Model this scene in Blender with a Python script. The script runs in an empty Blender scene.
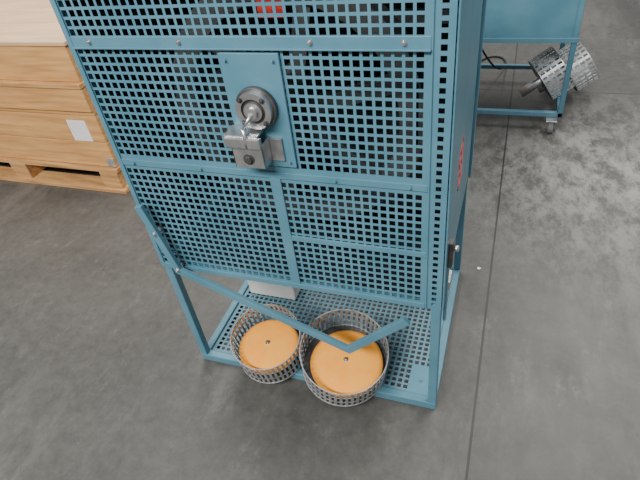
import bpy, bmesh, random
from math import *
from mathutils import Vector, Matrix
random.seed(4)
D=bpy.data; C=bpy.context
# ------------------------------------------------------------------ camera
cam=D.cameras.new("camera"); camo=D.objects.new("camera",cam); C.collection.objects.link(camo)
camo.matrix_world=Matrix.Translation((0.09683,-0.92399,1.51028))@Matrix.Rotation(0.41575,4,'Z')@Matrix.Rotation(0.87485,4,'X')@Matrix.Rotation(-0.14839,4,'Z')
cam.lens=515.48/640*36; cam.sensor_width=36; cam.clip_start=0.02
C.scene.camera=camo
# ------------------------------------------------------------------ materials
def base(name,rough=.5,metal=0.):
    m=D.materials.new(name); m.use_nodes=True
    nt=m.node_tree; b=nt.nodes["Principled BSDF"]
    b.inputs["Roughness"].default_value=rough; b.inputs["Metallic"].default_value=metal
    return m,nt,b
def noisy(name,c1,c2,scale=8,rough=.5,metal=0.,bump=0.,stretch=(1,1,1),detail=5,lo=.35,hi=.65):
    m,nt,b=base(name,rough,metal)
    tc=nt.nodes.new("ShaderNodeTexCoord"); mp=nt.nodes.new("ShaderNodeMapping"); mp.inputs["Scale"].default_value=stretch
    n=nt.nodes.new("ShaderNodeTexNoise"); n.inputs["Scale"].default_value=scale; n.inputs["Detail"].default_value=detail
    r=nt.nodes.new("ShaderNodeValToRGB"); r.color_ramp.elements[0].position=lo; r.color_ramp.elements[1].position=hi
    r.color_ramp.elements[0].color=(*c1,1); r.color_ramp.elements[1].color=(*c2,1)
    L=nt.links.new
    L(tc.outputs["Object"],mp.inputs[0]); L(mp.outputs[0],n.inputs["Vector"]); L(n.outputs["Fac"],r.inputs[0]); L(r.outputs[0],b.inputs["Base Color"])
    if bump:
        bp=nt.nodes.new("ShaderNodeBump"); bp.inputs["Strength"].default_value=bump; bp.inputs["Distance"].default_value=.003
        L(n.outputs["Fac"],bp.inputs["Height"]); L(bp.outputs[0],b.inputs["Normal"])
    return m
TEAL=noisy("teal_paint",(.068,.188,.255),(.096,.235,.308),6,.38,.0)
TEALD=noisy("teal_paint_dusty",(.075,.175,.23),(.105,.22,.275),14,.55)
STEEL=noisy("bare_steel",(.46,.47,.47),(.66,.66,.66),30,.30,.9)
GALV=noisy("galvanised_steel",(.36,.38,.39),(.56,.58,.59),40,.42,.55)
DARK=noisy("dark_steel",(.05,.05,.052),(.12,.12,.12),20,.4,.6)
BLACK=noisy("black_rubber",(.012,.012,.012),(.03,.03,.03),20,.6)
GREYP=noisy("grey_machine_parts",(.06,.063,.063),(.13,.135,.135),7,.5,.3)
CASTG=noisy("grey_wheel",(.2,.2,.2),(.3,.3,.3),7,.5)
SHADE=noisy("interior_shade",(.008,.011,.012),(.025,.032,.034),5,.6)  # near-black colour stands in for shade inside the cabinet
WHITE=noisy("white_plastic",(.6,.6,.57),(.7,.7,.67),10,.5)
RED=noisy("red_paint",(.5,.03,.02),(.65,.06,.04),10,.5)
YEL=noisy("yellow_paint",(.6,.42,.05),(.7,.5,.08),10,.5)
ORANGE=noisy("orange_foam",(1.0,.37,.03),(1.0,.43,.05),25,.7,0,.04)
WOOD=noisy("pine_boards",(.46,.225,.075),(.68,.375,.14),4,.65,0,.2,(1,6,14),6,.3,.7)
WOODP=noisy("pale_pine_top",(.56,.37,.21),(.70,.48,.30),3,.65,0,.1,(1,8,8),6,.3,.7)
WOODD=noisy("pallet_wood",(.36,.18,.065),(.62,.35,.14),5,.7,0,.3,(1,8,12),6,.3,.7)
PAPER=noisy("paper_label",(.72,.72,.70),(.78,.78,.77),20,.6)
# ------------------------------------------------------------------ helpers
def empty(name,loc=(0,0,0)):
    e=D.objects.new(name,None); e.location=loc; e.empty_display_size=.1; C.collection.objects.link(e); return e
def mk(name,verts,faces,mat,parent=None,smooth=False):
    me=D.meshes.new(name); me.from_pydata([tuple(v) for v in verts],[],faces); me.update()
    o=D.objects.new(name,me); C.collection.objects.link(o)
    if isinstance(mat,(list,tuple)):
        for m in mat: me.materials.append(m)
    else: me.materials.append(mat)
    if parent: o.parent=parent
    if smooth:
        for p in me.polygons: p.use_smooth=True
    return o
BF=[(0,3,2,1),(4,5,6,7),(0,1,5,4),(1,2,6,5),(2,3,7,6),(3,0,4,7)]
def bev(o,w,seg=2):
    m=o.modifiers.new("bevel",'BEVEL'); m.width=w; m.segments=seg; m.limit_method='ANGLE'; return o
def box(name,a,b,mat,parent=None,bv=.0015):
    x0,y0,z0=[min(a[i],b[i]) for i in range(3)]; x1,y1,z1=[max(a[i],b[i]) for i in range(3)]
    o=mk(name,[(x0,y0,z0),(x1,y0,z0),(x1,y1,z0),(x0,y1,z0),(x0,y0,z1),(x1,y0,z1),(x1,y1,z1),(x0,y1,z1)],BF,mat,parent)
    if bv: bev(o,bv)
    return o
def cyl(name,p0,p1,r,mat,parent=None,seg=32,r1=None,bv=0):
    p0=Vector(p0);p1=Vector(p1); ax=(p1-p0).normalized(); q=ax.to_track_quat('Z','Y'); r1=r if r1 is None else r1
    v=[];f=[]
    for k,(p,rr) in enumerate(((p0,r),(p1,r1))):
        for i in range(seg):
            a=2*pi*i/seg; v.append(p+q@Vector((rr*cos(a),rr*sin(a),0)))
    for i in range(seg): f.append((i,(i+1)%seg,seg+(i+1)%seg,seg+i))
    f.append(tuple(reversed(range(seg)))); f.append(tuple(range(seg,2*seg)))
    o=mk(name,v,f,mat,parent)
    for p in o.data.polygons:
        if len(p.vertices)==4: p.use_smooth=True
    if bv: bev(o,bv)
    return o
def dome(name,q,r,h,t,mat,parent,off=Vector((0,0,0)),seg=64,rings=10):
    """padded disc: shallow rounded top, flat underside"""
    v=[];f=[]
    prof=[(r,-t),(r,-.004)]+[(r*(1-k/rings), h*(1-(1-k/rings)**3.0)) for k in range(1,rings)]
    for rr,z in prof:
        for i in range(seg):
            a=2*pi*i/seg; v.append(off+q@Vector((rr*cos(a),rr*sin(a),z)))
    n=len(prof)
    for k in range(n-1):
        for i in range(seg):
            j=(i+1)%seg; f.append((k*seg+i,k*seg+j,(k+1)*seg+j,(k+1)*seg+i))
    f.append(tuple(reversed(range(seg)))); v.append(off+q@Vector((0,0,h))); c=len(v)-1
    for i in range(seg): f.append(((n-1)*seg+i,(n-1)*seg+(i+1)%seg,c))
    return mk(name,v,f,mat,parent,True)
def ringtube(name,p0,p1,ro,ri,mat,parent=None,seg=48):
    p0=Vector(p0);p1=Vector(p1); q=(p1-p0).normalized().to_track_quat('Z','Y'); v=[];f=[]
    for p,rr in ((p0,ro),(p1,ro),(p1,ri),(p0,ri)):
        for i in range(seg):
            a=2*pi*i/seg; v.append(p+q@Vector((rr*cos(a),rr*sin(a),0)))
    for k in range(4):
        for i in range(seg):
            j=(i+1)%seg; n=(k+1)%4
            f.append((k*seg+i,k*seg+j,n*seg+j,n*seg+i))
    return mk(name,v,f,mat,parent)
def perf(name,org,U,V,w,h,pitch,hole,mat,parent=None,mu=.012,mv=.012,th=.0015):
    """perforated sheet: origin, unit dirs, width, height; real square holes"""
    org=Vector(org);U=Vector(U);V=Vector(V)
    def cuts(L,m):
        n=int((L-2*m+ (pitch-hole))//pitch); span=n*pitch-(pitch-hole); s=(L-span)/2; c=[0.]
        for i in range(n): c+= [s+i*pitch, s+i*pitch+hole]
        c.append(L); return c
    cu=cuts(w,mu); cv=cuts(h,mv); v=[org+U*a+V*b for b in cv for a in cu]; nu=len(cu); f=[]
    for j in range(len(cv)-1):
        for i in range(nu-1):
            if i%2==1 and j%2==1: continue
            f.append((j*nu+i,j*nu+i+1,(j+1)*nu+i+1,(j+1)*nu+i))
    o=mk(name,v,f,mat,parent)
    s=o.modifiers.new("thick",'SOLIDIFY'); s.thickness=th; s.offset=0
    return o
def bolt(name,p,n,r,mat,parent):
    p=Vector(p);n=Vector(n)
    cyl(name+"_washer",p,p+n*.0015,r*1.5,mat,parent,20)
    return cyl(name,p+n*.0015,p+n*.006,r,mat,parent,6,bv=.0006)
def flatbar(name,pts,width,y0,y1,mat,parent):
    n=len(pts);P=[Vector((a,b)) for a,b in pts];L=[];R=[]
    for i in range(n):
        d0=(P[i]-P[i-1]).normalized() if i else (P[1]-P[0]).normalized()
        d1=(P[i+1]-P[i]).normalized() if i<n-1 else d0
        n0=Vector((-d0.y,d0.x)); n1=Vector((-d1.y,d1.x)); m=(n0+n1).normalized(); k=width/2/m.dot(n0)
        L.append(P[i]+m*k);R.append(P[i]-m*k)
    v=[];f=[]
    for i in range(n):
        for q,y in ((L[i],y0),(R[i],y0),(R[i],y1),(L[i],y1)): v.append((q.x,y,q.y))
    for i in range(n-1):
        for k in range(4): f.append((4*i+k,4*i+(k+1)%4,4*i+4+(k+1)%4,4*i+4+k))
    f.append((3,2,1,0)); f.append((4*n-4,4*n-3,4*n-2,4*n-1))
    o=mk(name,v,f,mat,parent)
    bm=bmesh.new(); bm.from_mesh(o.data); bmesh.ops.recalc_face_normals(bm,faces=bm.faces); bm.to_mesh(o.data); bm.free()
    return bev(o,.0015)
def curve(name,pts,r,mat,parent=None):
    cu=D.curves.new(name,'CURVE'); cu.dimensions='3D'; cu.bevel_depth=r; cu.bevel_resolution=3
    s=cu.splines.new('NURBS'); s.points.add(len(pts)-1); s.use_endpoint_u=True; s.order_u=4
    for i,p in enumerate(pts): s.points[i].co=(*p,1)
    o=D.objects.new(name,cu); C.collection.objects.link(o); cu.materials.append(mat)
    if parent:o.parent=parent
    return o
# ------------------------------------------------------------------ floor
def floor_mat():
    m,nt,b=base("concrete_floor",.42)
    L=nt.links.new; N=nt.nodes.new
    tc=N("ShaderNodeTexCoord")
    def noise(scale,detail,st=(1,1,1),rot=0,rough=.6,loc=(0,0,0)):
        mp=N("ShaderNodeMapping"); mp.inputs["Scale"].default_value=st; mp.inputs["Rotation"].default_value=(0,0,rot); mp.inputs["Location"].default_value=loc
        L(tc.outputs["Object"],mp.inputs[0]); n=N("ShaderNodeTexNoise"); n.inputs["Scale"].default_value=scale; n.inputs["Detail"].default_value=detail; n.inputs["Roughness"].default_value=rough
        L(mp.outputs[0],n.inputs["Vector"]); return n.outputs["Fac"]
    def ramp(x,a,b,ca,cb):
        r=N("ShaderNodeValToRGB"); r.color_ramp.elements[0].position=a; r.color_ramp.elements[1].position=b
        r.color_ramp.elements[0].color=(*ca,1); r.color_ramp.elements[1].color=(*cb,1); L(x,r.inputs[0]); return r.outputs[0]
    def mix(f,a,bb,mode='MIX'):
        x=N("ShaderNodeMix"); x.data_type='RGBA'; x.blend_type=mode
        if isinstance(f,float): x.inputs[0].default_value=f
        else: L(f,x.inputs[0])
        L(a,x.inputs[6])
        if isinstance(bb,tuple): x.inputs[7].default_value=(*bb,1)
        else: L(bb,x.inputs[7])
        return x.outputs[2]
    def math(op,a,bv):
        x=N("ShaderNodeMath"); x.operation=op; L(a,x.inputs[0])
        if isinstance(bv,(int,float)): x.inputs[1].default_value=bv
        else: L(bv,x.inputs[1])
        return x.outputs[0]
    g1=(.050,.049,.045); g2=(.082,.080,.073)
    c=ramp(noise(1.7,9,rough=.72),.38,.62,g1,g2)
    c=mix(.35,c,ramp(noise(24,7,rough=.8),.35,.65,(.034,.033,.031),(.12,.118,.108)))
    # dark rubber tyre marks
    dk=ramp(noise(1.1,8,(1,.2,1),-.9,.7),.54,.64,(0,0,0),(.6,.6,.6)); c=mix(dk,c,(.032,.032,.030))
    # worn lighter scuffs, streaky
    scr=ramp(noise(1.6,10,(1,.3,1),1.15,.75,(3,1,0)),.53,.64,(0,0,0),(.5,.5,.5))
    c=mix(scr,c,(.14,.138,.127))
    fine=ramp(noise(7,12,(1,.5,1),.4,.85,(7,2,0)),.55,.64,(0,0,0),(.4,.4,.4)); c=mix(fine,c,(.17,.167,.153))
    # scuffed traffic patch near the joint
    sx=N("ShaderNodeSeparateXYZ"); L(tc.outputs["Object"],sx.inputs[0])
    vd=N("ShaderNodeVectorMath"); vd.operation='DISTANCE'; L(tc.outputs["Object"],vd.inputs[0]); vd.inputs[1].default_value=(.66,1.5,0)
    patch=ramp(vd.outputs["Value"],.1,.95,(1,1,1),(0,0,0))
    pn=ramp(noise(8,12,(1,.6,1),.9,.85),.44,.56,(0,0,0),(.9,.9,.9))
    c=mix(mix(1.,patch,pn,'MULTIPLY'),c,(.30,.295,.275))
    # speckles
    sp=ramp(noise(90,3),.68,.74,(0,0,0),(.5,.5,.5)); c=mix(sp,c,(.18,.18,.165))
    # saw-cut joints
    j1=math('LESS_THAN',math('ABSOLUTE',math('SUBTRACT',sx.outputs[0],.117),0),.004)
    j2=math('LESS_THAN',math('ABSOLUTE',math('SUBTRACT',sx.outputs[1],2.35),0),.004)
    j=math('MAXIMUM',j1,j2); c=mix(math('MULTIPLY',j,.8),c,(.012,.012,.012))
    L(c,b.inputs["Base Color"])
    rr=N("ShaderNodeMapRange"); L(noise(3,8),rr.inputs[0]); rr.inputs[1].default_value=.3; rr.inputs[2].default_value=.7; rr.inputs[3].default_value=.36; rr.inputs[4].default_value=.55
    L(rr.outputs[0],b.inputs["Roughness"])
    bp=N("ShaderNodeBump"); bp.inputs["Strength"].default_value=.10; bp.inputs["Distance"].default_value=.004; L(noise(28,6),bp.inputs["Height"]); L(bp.outputs[0],b.inputs["Normal"])
    return m
mk("floor",[(-9,-4,0),(7,-4,0),(7,12,0),(-9,12,0)],[(0,1,2,3)],floor_mat())
# ------------------------------------------------------------------ main machine
W=.85; DP=.65; ZB=.477; ZT=1.42; T=.026
M=empty("industrial_tumbler_machine")
# base frame
for nm,a,b in [("base_rail_front",(-W,0,0),(0,.026,.032)),("base_rail_back",(-W,DP-T,0),(0,DP,.032)),
               ("base_rail_left",(-W,T,0),(-W+T,DP-T,.032)),("base_rail_right",(-T,T,0),(0,DP-T,.032)),
               ("leg_front_left",(-W,0,.032),(-W+T,T,ZB)),("leg_front_right",(-T,0,.032),(0,T,ZB)),
               ("leg_back_left",(-W,DP-T,.032),(-W+T,DP,ZB)),("leg_back_right",(-T,DP-T,.032),(0,DP,ZB)),
               ("body_rail_front",(-W,0,ZB-.004),(0,T,ZB+.012)),("body_rail_back",(-W,DP-T,ZB-.004),(0,DP,ZB+.02)),
               ("body_rail_left",(-W,T,ZB-.004),(-W+T,DP-T,ZB+.02)),("body_rail_right",(-T,T,ZB-.004),(0,DP-T,ZB+.02)),
               ("top_rail_front",(-W,0,ZT-T),(0,T,ZT)),("top_rail_back",(-W,DP-T,ZT-T),(0,DP,ZT)),
               ("top_rail_left",(-W,T,ZT-T),(-W+T,DP-T,ZT)),("top_rail_right",(-T,T,ZT-T),(0,DP-T,ZT)),
               ("post_back_left",(-W,DP-T,ZB),(-W+T,DP,ZT)),("post_back_right",(-T,DP-T,ZB),(0,DP,ZT))]:
    box(nm,a,b,TEAL,M,.003)
perf("tray_sheet",(-W+T,T,.022),(1,0,0),(0,1,0),W-2*T,DP-2*T,.0205,.013,TEALD,M,.01,.01)
box("tray_corner_plate",(-.10,T,.0235),(-T,.14,.0265),TEAL,M)
bolt("tray_bolt",(-.06,.08,.0265),(0,0,1),.005,TEAL,M)
P=.0202;H=.0140
# front guard: upper and lower perforated panels
perf("front_guard_upper",(-W,0,.858),(1,0,0),(0,0,1),W-.04,ZT-.858,P,H,TEAL,M,.014,.012)
perf("front_guard_lower",(-W,0,ZB),(1,0,0),(0,0,1),W-.04,.858-ZB,P,H,TEAL,M,.014,.016)
perf("corner_angle_front",(-.038,-.0015,ZB),(1,0,0),(0,0,1),.038,ZT-ZB,P,.012,TEAL,M,.008,.01,.002)
box("corner_lip",(-.041,-.006,ZB),(-.037,.012,ZT),TEAL,M)
box("left_edge_flange",(-W-.002,-.005,ZB),(-W+.012,.02,ZT),TEAL,M)
# reinforcing strips
box("strip_middle",(-W+.012,-.0045,.848),(-.041,.0,.866),TEAL,M)
box("strip_top_seam",(-W+.012,-.0045,1.158),(-.041,.0,1.182),TEAL,M)
box("strip_top_seam_lip",(-W+.012,-.011,1.156),(-.041,-.0045,1.160),TEAL,M,.001)
box("strip_lower_vertical",(-.415,-.0045,ZB+.01),(-.388,.0,.848),TEAL,M)
box("strip_lower_right",(-.388,-.0045,.655),(-.041,.0,.672),TEAL,M)
box("strip_bottom",(-W+.012,-.006,ZB),(-.041,.0,ZB+.018),TEAL,M)
for i,x in enumerate((-.79,-.56,-.27,-.09)): bolt(f"seam_bolt_{i}",(x,-.0045,1.170),(0,-1,0),.0038,STEEL,M)
for i,x in enumerate((-.80,-.6,-.25,-.08)): bolt(f"mid_bolt_{i}",(x,-.0045,.857),(0,-1,0),.0035,TEAL,M)
# sides, back, top, bottom; added near-black sheets inside paint the interior shade
perf("left_guard",(-W,0,ZB),(0,1,0),(0,0,1),DP,ZT-ZB,P,H,TEAL,M)
box("left_shade_sheet",(-W+.004,T,ZB+.02),(-W+.007,DP-T,ZT-T),SHADE,M,0)
box("back_panel",(-W,DP-.003,ZB),(0,DP,ZT),TEAL,M)
box("back_shade_sheet",(-W+T,DP-T-.006,ZB+.02),(-T,DP-T-.003,ZT-T),SHADE,M,0)
box("right_side_panel",(-.002,T,ZB+.02),(.002,DP-T,ZT-T),TEAL,M)
box("right_shade_sheet",(-.007,T,ZB+.02),(-.003,DP-T,ZT-T),SHADE,M,0)
box("right_side_flange",(.002,0.0,ZB),(.006,.03,ZT),TEAL,M)
box("right_back_flange",(.002,DP-.03,ZB),(.010,DP,ZT),TEAL,M)
box("top_panel",(-W+T,T,ZT-.012),(-T,DP-T,ZT-.008),TEAL,M,.001)
box("body_floor",(-W+T,T,ZB+.002),(-T,DP-T,ZB+.006),SHADE,M,0)  # closes the body; shade is in its near-black colour
# red lettering on side + latch
for i in range(6):
    z=.70+i*.022
    box(f"side_letter_{i}",(.002,.22,z),(.0032,.30,z+.005),RED,M,0)
    box(f"side_letter_stem_{i}",(.002,.22+.03*(i%3),z),(.0032,.227+.03*(i%3),z+.018),RED,M,0)
box("side_latch",(.002,.03,.60),(.018,.055,.68),DARK,M,.003)
cyl("side_latch_knob",(.018,.045,.655),(.03,.045,.655),.008,STEEL,M)
box("side_latch_lower",(.002,.05,.50),(.014,.10,.53),STEEL,M,.002)
box("side_strut",(.002,.03,.40),(.010,.05,.60),TEAL,M,.002)
# bearing plate and hub
cx=-.405; cz=1.035
box("bearing_plate",(-.472,-.008,.885),(-.338,.0,1.150),TEAL,M,.002)
for i,(x,z) in enumerate(((-.458,1.135),(-.352,1.135),(-.352,.90))): bolt(f"plate_bolt_{i}",(x,-.008,z),(0,-1,0),.003,TEAL,M)
cyl("bearing_flange",(cx,-.008,cz),(cx,-.020,cz),.047,DARK,M,48,bv=.002)
ringtube("bearing_outer_ring",(cx,-.020,cz),(cx,-.034,cz),.041,.028,STEEL,M)
ringtube("bearing_seal",(cx,-.020,cz),(cx,-.030,cz),.028,.020,BLACK,M)
ringtube("bearing_inner_ring",(cx,-.020,cz),(cx,-.036,cz),.021,.013,STEEL,M)
cyl("drive_shaft",(cx,.60,cz),(cx,-.045,cz),.0125,STEEL,M,bv=.001)
for k in range(4):
    a=pi/4+k*pi/2; bolt(f"hub_bolt_{k}",(cx+.036*cos(a),-.034,cz+.036*sin(a)),(0,-1,0),.004,DARK,M)
# steel bracket under the hub
box("bracket_front",(-.468,-.052,.905),(-.392,-.048,.982),STEEL,M,.0015)
box("bracket_top",(-.478,-.055,.982),(-.398,-.008,.988),STEEL,M,.0015)
box("bracket_lip",(-.478,-.060,.958),(-.392,-.052,.984),STEEL,M,.003)
box("bracket_right",(-.396,-.052,.905),(-.392,-.008,.965),STEEL,M,.0015)
box("bracket_foot",(-.392,-.014,.905),(-.362,-.008,.962),STEEL,M,.0015)
box("bracket_left",(-.468,-.052,.905),(-.464,-.008,.965),STEEL,M,.0015)
bolt("bracket_bolt",(-.430,-.052,.928),(0,-1,0),.009,DARK,M)
cyl("lock_pin",(-.425,-.056,1.005),(-.425,-.056,.96),.005,STEEL,M,16)
cyl("lock_pin_arm",(-.425,-.056,1.003),(cx,-.045,cz),.004,STEEL,M,16)
# bent handle bar in front
flatbar("bent_stop_bar",[(-.8205,.733),(-.770,.500),(-.258,.272),(-.084,.446)],.024,-.036,-.022,TEAL,M)
cyl("stop_bar_pivot",(-.80,-.022,.64),(-.80,.0,.64),.008,STEEL,M)
cyl("stop_bar_pivot_lower",(-.772,-.022,.505),(-.772,.0,.505),.008,STEEL,M)
bolt("stop_bar_bolt",(-.80,-.036,.64),(0,-1,0),.005,STEEL,M); bolt("stop_bar_bolt_lower",(-.768,-.036,.505),(0,-1,0),.005,STEEL,M)
# inside of the machine
ringtube("inner_wheel",(cx,.16,.93),(cx,.22,.93),.33,.27,GREYP,M,64)
for k in range(6):
    a=k*pi/3+.3
    flatbar(f"wheel_spoke_{k}",[(cx+.02*cos(a),.93+.02*sin(a)),(cx+.28*cos(a),.93+.28*sin(a))],.04,.17,.20,GREYP,M)
cyl("inner_hub",(cx,.12,.93),(cx,.5,.93),.05,DARK,M)
box("gear_motor",(-.28,.35,.52),(-.05,.55,.75),GREYP,M,.01)
box("control_housing",(-.80,.40,.52),(-.55,.60,.9),GREYP,M,.01)
box("warning_mark",(-.40,.06,1.195),(-.34,.065,1.235),RED,M)
box("belt_guard_strip",(-.10,.16,.86),(-.09,.17,1.02),YEL,M)
box("belt_guard_crossbar",(-.34,.30,1.10),(-.05,.32,1.13),GREYP,M)
# ------------------------------------------------------------------ drums
def drum(name,c,axis,r,below,above,nslat=46,parent=None,disc=True,dtilt=0.,ddir=0.,fr=.24,bands=3,bw=.0035,off=(0,0,0),dr=.008):
    q=Vector(axis).normalized().to_track_quat('Z','Y'); c=Vector(c)
    e=empty(name,c)
    if parent: e.parent=parent
    e.rotation_mode='QUATERNION'; e.rotation_quaternion=q
    z0,z1=-below,above; rim=.005
    ringtube("rim_bottom",(0,0,z0),(0,0,z0+rim),r,r-.003,GALV,e,64)
    ringtube("rim_top",(0,0,z1-rim),(0,0,z1),r,r-.003,GALV,e,64)
    for k in range(1,bands+1):
        zz=z0+(z1-z0)*k/(bands+1); ringtube(f"web_{k}",(0,0,zz-bw/2),(0,0,zz+bw/2),r-.0006,r-.0021,GALV,e,64)
    v=[];f=[]
    for i in range(nslat):
        a=2*pi*i/nslat; h=2*pi/nslat*fr
        b=len(v)
        for rr in (r-.0005,r-.0022):
            for aa in (a-h,a+h):
                for z in (z0+.004,z1-.004): v.append((rr*cos(aa),rr*sin(aa),z))
        f+=[(b,b+2,b+3,b+1),(b+4,b+5,b+7,b+6),(b,b+1,b+5,b+4),(b+2,b+6,b+7,b+3)]
    mk("slotted_shell",v,f,GALV,e)
    cyl("disc_backplate",(0,0,z0+.001),(0,0,z0+.004),r-.004,DARK,e,64)
    if disc:
        qi=q.inverted(); nrm=(qi@Vector((sin(dtilt)*cos(ddir),sin(dtilt)*sin(ddir),cos(dtilt)))).normalized()
        dq=nrm.to_track_quat('Z','Y'); of=qi@Vector(off)
        dome("foam_disc",dq,r-dr,.014,.014,ORANGE,e,of)
        cyl("disc_washer",of+nrm*.0135,of+nrm*.0155,.008,STEEL,e,24); cyl("disc_bolt",of+nrm*.0155,of+nrm*.022,.005,STEEL,e,6)
    return e
drum("slotted_drum",(-.575,.035,.138),(.07,-.26,1),.119,.082,.048,44,dtilt=.12,ddir=-pi/2,fr=.24,bands=2,off=(.004,-.006,-.008),dr=.014)
drum("slotted_drum",(-.303,.035,.144),(.16,-.28,1),.142,.082,.050,50,dtilt=.16,ddir=-pi*.4,fr=.24,bands=2,off=(.010,-.012,-.012),dr=.024)
# white box on tray
B=empty("junction_box")
box("housing",(-.80,.33,.024),(-.60,.44,.13),WHITE,B,.006); box("lid",(-.803,.327,.13),(-.597,.443,.142),WHITE,B,.004)
for i,(x,y) in enumerate(((-.79,.34),(-.61,.34),(-.79,.43),(-.61,.43))): cyl(f"lid_screw_{i}",(x,y,.142),(x,y,.144),.004,STEEL,B,12)
# ------------------------------------------------------------------ second machine
M2=empty("industrial_tumbler_machine",(0,0,0))
X0,X1,Y0,Y1=-.45,.385,1.85,2.50; zb=.085; zx=.49
for nm,a,b in [("base_rail_front",(X0,Y0,zb),(X1,Y0+T,zb+T)),("base_rail_back",(X0,Y1-T,zb),(X1,Y1,zb+T)),
               ("base_rail_left",(X0,Y0,zb),(X0+T,Y1,zb+T)),("base_rail_right",(X1-T,Y0,zb),(X1,Y1,zb+T)),
               ("leg_fl",(X0,Y0,zb),(X0+T,Y0+T,zx)),("leg_fr",(X1-T,Y0,zb),(X1,Y0+T,zx)),("leg_bl",(X0,Y1-T,zb),(X0+T,Y1,zx)),("leg_br",(X1-T,Y1-T,zb),(X1,Y1,zx))]:
    box(nm,a,b,TEAL,M2,.003)
box("body_housing",(X0,Y0,zx),(X1,Y1,1.35),TEAL,M2,.004)
box("body_lower_lip",(X0,Y0-.006,zx-.005),(X1+.004,Y0,zx+.02),TEAL,M2,.002)
box("body_side_seam",(X1-.03,Y0-.004,zx+.02),(X1-.027,Y0,1.35),TEAL,M2,.001)
def caster(x,y):
    cyl("caster_wheel",(x-.014,y+.02,.038),(x+.014,y+.02,.038),.038,CASTG,M2,32,bv=.004)
    cyl("caster_hub",(x-.016,y+.02,.038),(x+.016,y+.02,.038),.018,WHITE,M2,24)
    for s in (-1,1): box("caster_fork",(x+s*.020-.0015,y,.03),(x+s*.020+.0015,y+.035,.08),STEEL,M2,.001)
    box("caster_plate",(x-.028,y-.02,.078),(x+.028,y+.04,.085),STEEL,M2,.002)
for x in (X0+.05,X1-.05):
    for y in (Y0-.03,Y1-.06): caster(x,y)
d=drum("cage_drum_a",(.315,2.10,.225),(.75,.25,.5),.130,.07,.06,30,M2,False,fr=.27,bands=3,bw=.007)
cyl("cage_shaft",(0,0,-.19),(0,0,.05),.026,STEEL,d,24)
d=drum("cage_drum_b",(.455,2.30,.19),(.75,.25,.5),.130,.07,.06,30,M2,False,fr=.27,bands=3,bw=.007)
cyl("cage_shaft",(0,0,-.24),(0,0,.05),.026,STEEL,d,24)
curve("power_cable",[(-.10,2.1,.40),(-.04,2.2,.25),(.02,2.5,.05),(.08,2.75,.008),(.0,2.95,.008),(-.15,2.8,.008),(-.2,2.5,.008)],.006,BLACK,M2)
# ------------------------------------------------------------------ crates
CX0,CX1,CY0,CY1=-4.0,-1.85,.94,2.6
Cr=empty("wooden_crate")
def crate(parent,x0,x1,y0,y1,z0,z1,rows,mat=WOOD):
    h=(z1-z0)/rows; g=.003
    for i in range(rows):
        a=z0+i*h; 
        box(f"front_board_{i}",(x0,y0,a+g/2),(x1,y0+.02,a+h-g/2),mat,parent,.002)
        box(f"end_board_{i}",(x1-.02,y0+.02,a+g/2),(x1,y1-.02,a+h-g/2),mat,parent,.002)
        box(f"far_end_board_{i}",(x0,y0+.02,a+g/2),(x0+.02,y1-.02,a+h-g/2),mat,parent,.002)
        box(f"back_board_{i}",(x0,y1-.02,a+g/2),(x1,y1,a+h-g/2),mat,parent,.002)
crate(Cr,CX0,CX1,CY0,CY1,.145,.60,3)
box("lid",(CX0-.005,CY0-.02,.60),(CX1+.005,CY1,.622),WOODD,Cr,.002)
box("front_batten",(CX0,CY0-.012,.475),(CX1,CY0,.60),WOOD,Cr,.002)
box("paper_label",(-2.05,CY0-.0015,.30),(-1.93,CY0,.42),PAPER,Cr,0)
for k,x in enumerate((-2.74,-1.90)):
    box(f"steel_corner_{k}",(x,CY0-.003,.15),(x+.05,CY0,.20),GALV,Cr,.001)
Cr2=empty("wooden_crate")
crate(Cr2,CX0,CX1-.01,CY0+.01,CY1,.622,.80,1)
n=6
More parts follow.
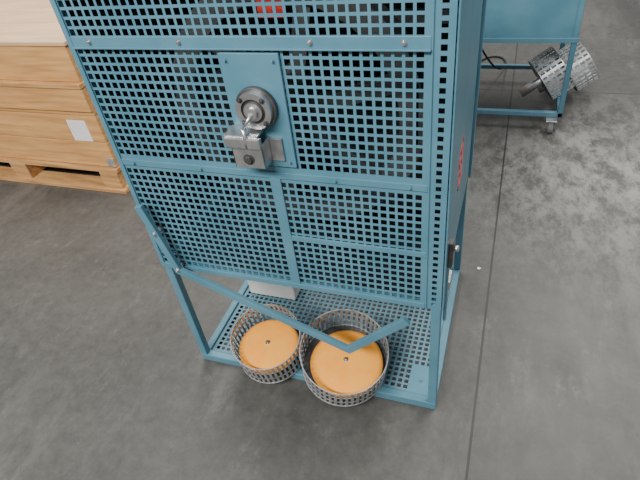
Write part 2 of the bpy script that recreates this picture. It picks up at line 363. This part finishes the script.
for i in range(n):
    a=CY0+(CY1-CY0)*i/n
    box(f"lid_board_{i}",(CX0,a+.003,.80),(CX1,a+(CY1-CY0)/n-.003,.818),WOODP,Cr2,.002)
Pl=empty("wooden_pallet")
for i in range(7):
    a=CY0-.02+i*.25; box(f"deck_board_{i}",(CX0,a,.120),(CX1+.01,a+.12,.143),WOODD,Pl,.002)
for i,x in enumerate((-3.9,-3.2,-2.62,-1.97)):
    box(f"stringer_{i}",(x,CY0-.02,.022),(x+.12,CY1,.120),WOODD,Pl,.003)
for i,y in enumerate((CY0-.04,CY0+.8,CY1-.12)):
    box(f"bottom_board_{i}",(CX0,y,0),(CX1+.03,y+.11,.022),WOODD,Pl,.002)
# ------------------------------------------------------------------ debris
def chip(name,x,y,s):
    bm=bmesh.new(); bmesh.ops.create_icosphere(bm,subdivisions=2,radius=s)
    for v in bm.verts: v.co*=random.uniform(.7,1.2); v.co.z*=.35
    me=D.meshes.new(name); bm.to_mesh(me); bm.free(); o=D.objects.new(name,me); C.collection.objects.link(o); me.materials.append(WHITE); o.location=(x,y,s*.3)
chip("plaster_chip",.07,.68,.008)
# ------------------------------------------------------------------ light
w=D.worlds.new("world"); C.scene.world=w; w.use_nodes=True
w.node_tree.nodes["Background"].inputs[0].default_value=(.95,.97,1,1); w.node_tree.nodes["Background"].inputs[1].default_value=.42
def area(name,loc,sx,sy,e,col=(1,.98,.94),target=(-.3,.6,0)):
    l=D.lights.new(name,'AREA'); l.shape='RECTANGLE'; l.size=sx; l.size_y=sy; l.energy=e; l.color=col
    o=D.objects.new(name,l); C.collection.objects.link(o); o.location=loc
    o.rotation_euler=(Vector(target)-Vector(loc)).to_track_quat('-Z','Y').to_euler()
area("front_light",(-2.5,3.5,5.5),.6,6,320,target=(-2.5,3.4,0))
area("front_light",(1.5,3.0,5.5),.6,6,360,target=(1.5,2.9,0))
area("front_light",(-1.5,-3.5,4.5),4,.6,500,target=(-.8,0.4,.4))  # front light added behind the camera, raised to brighten the crate fronts
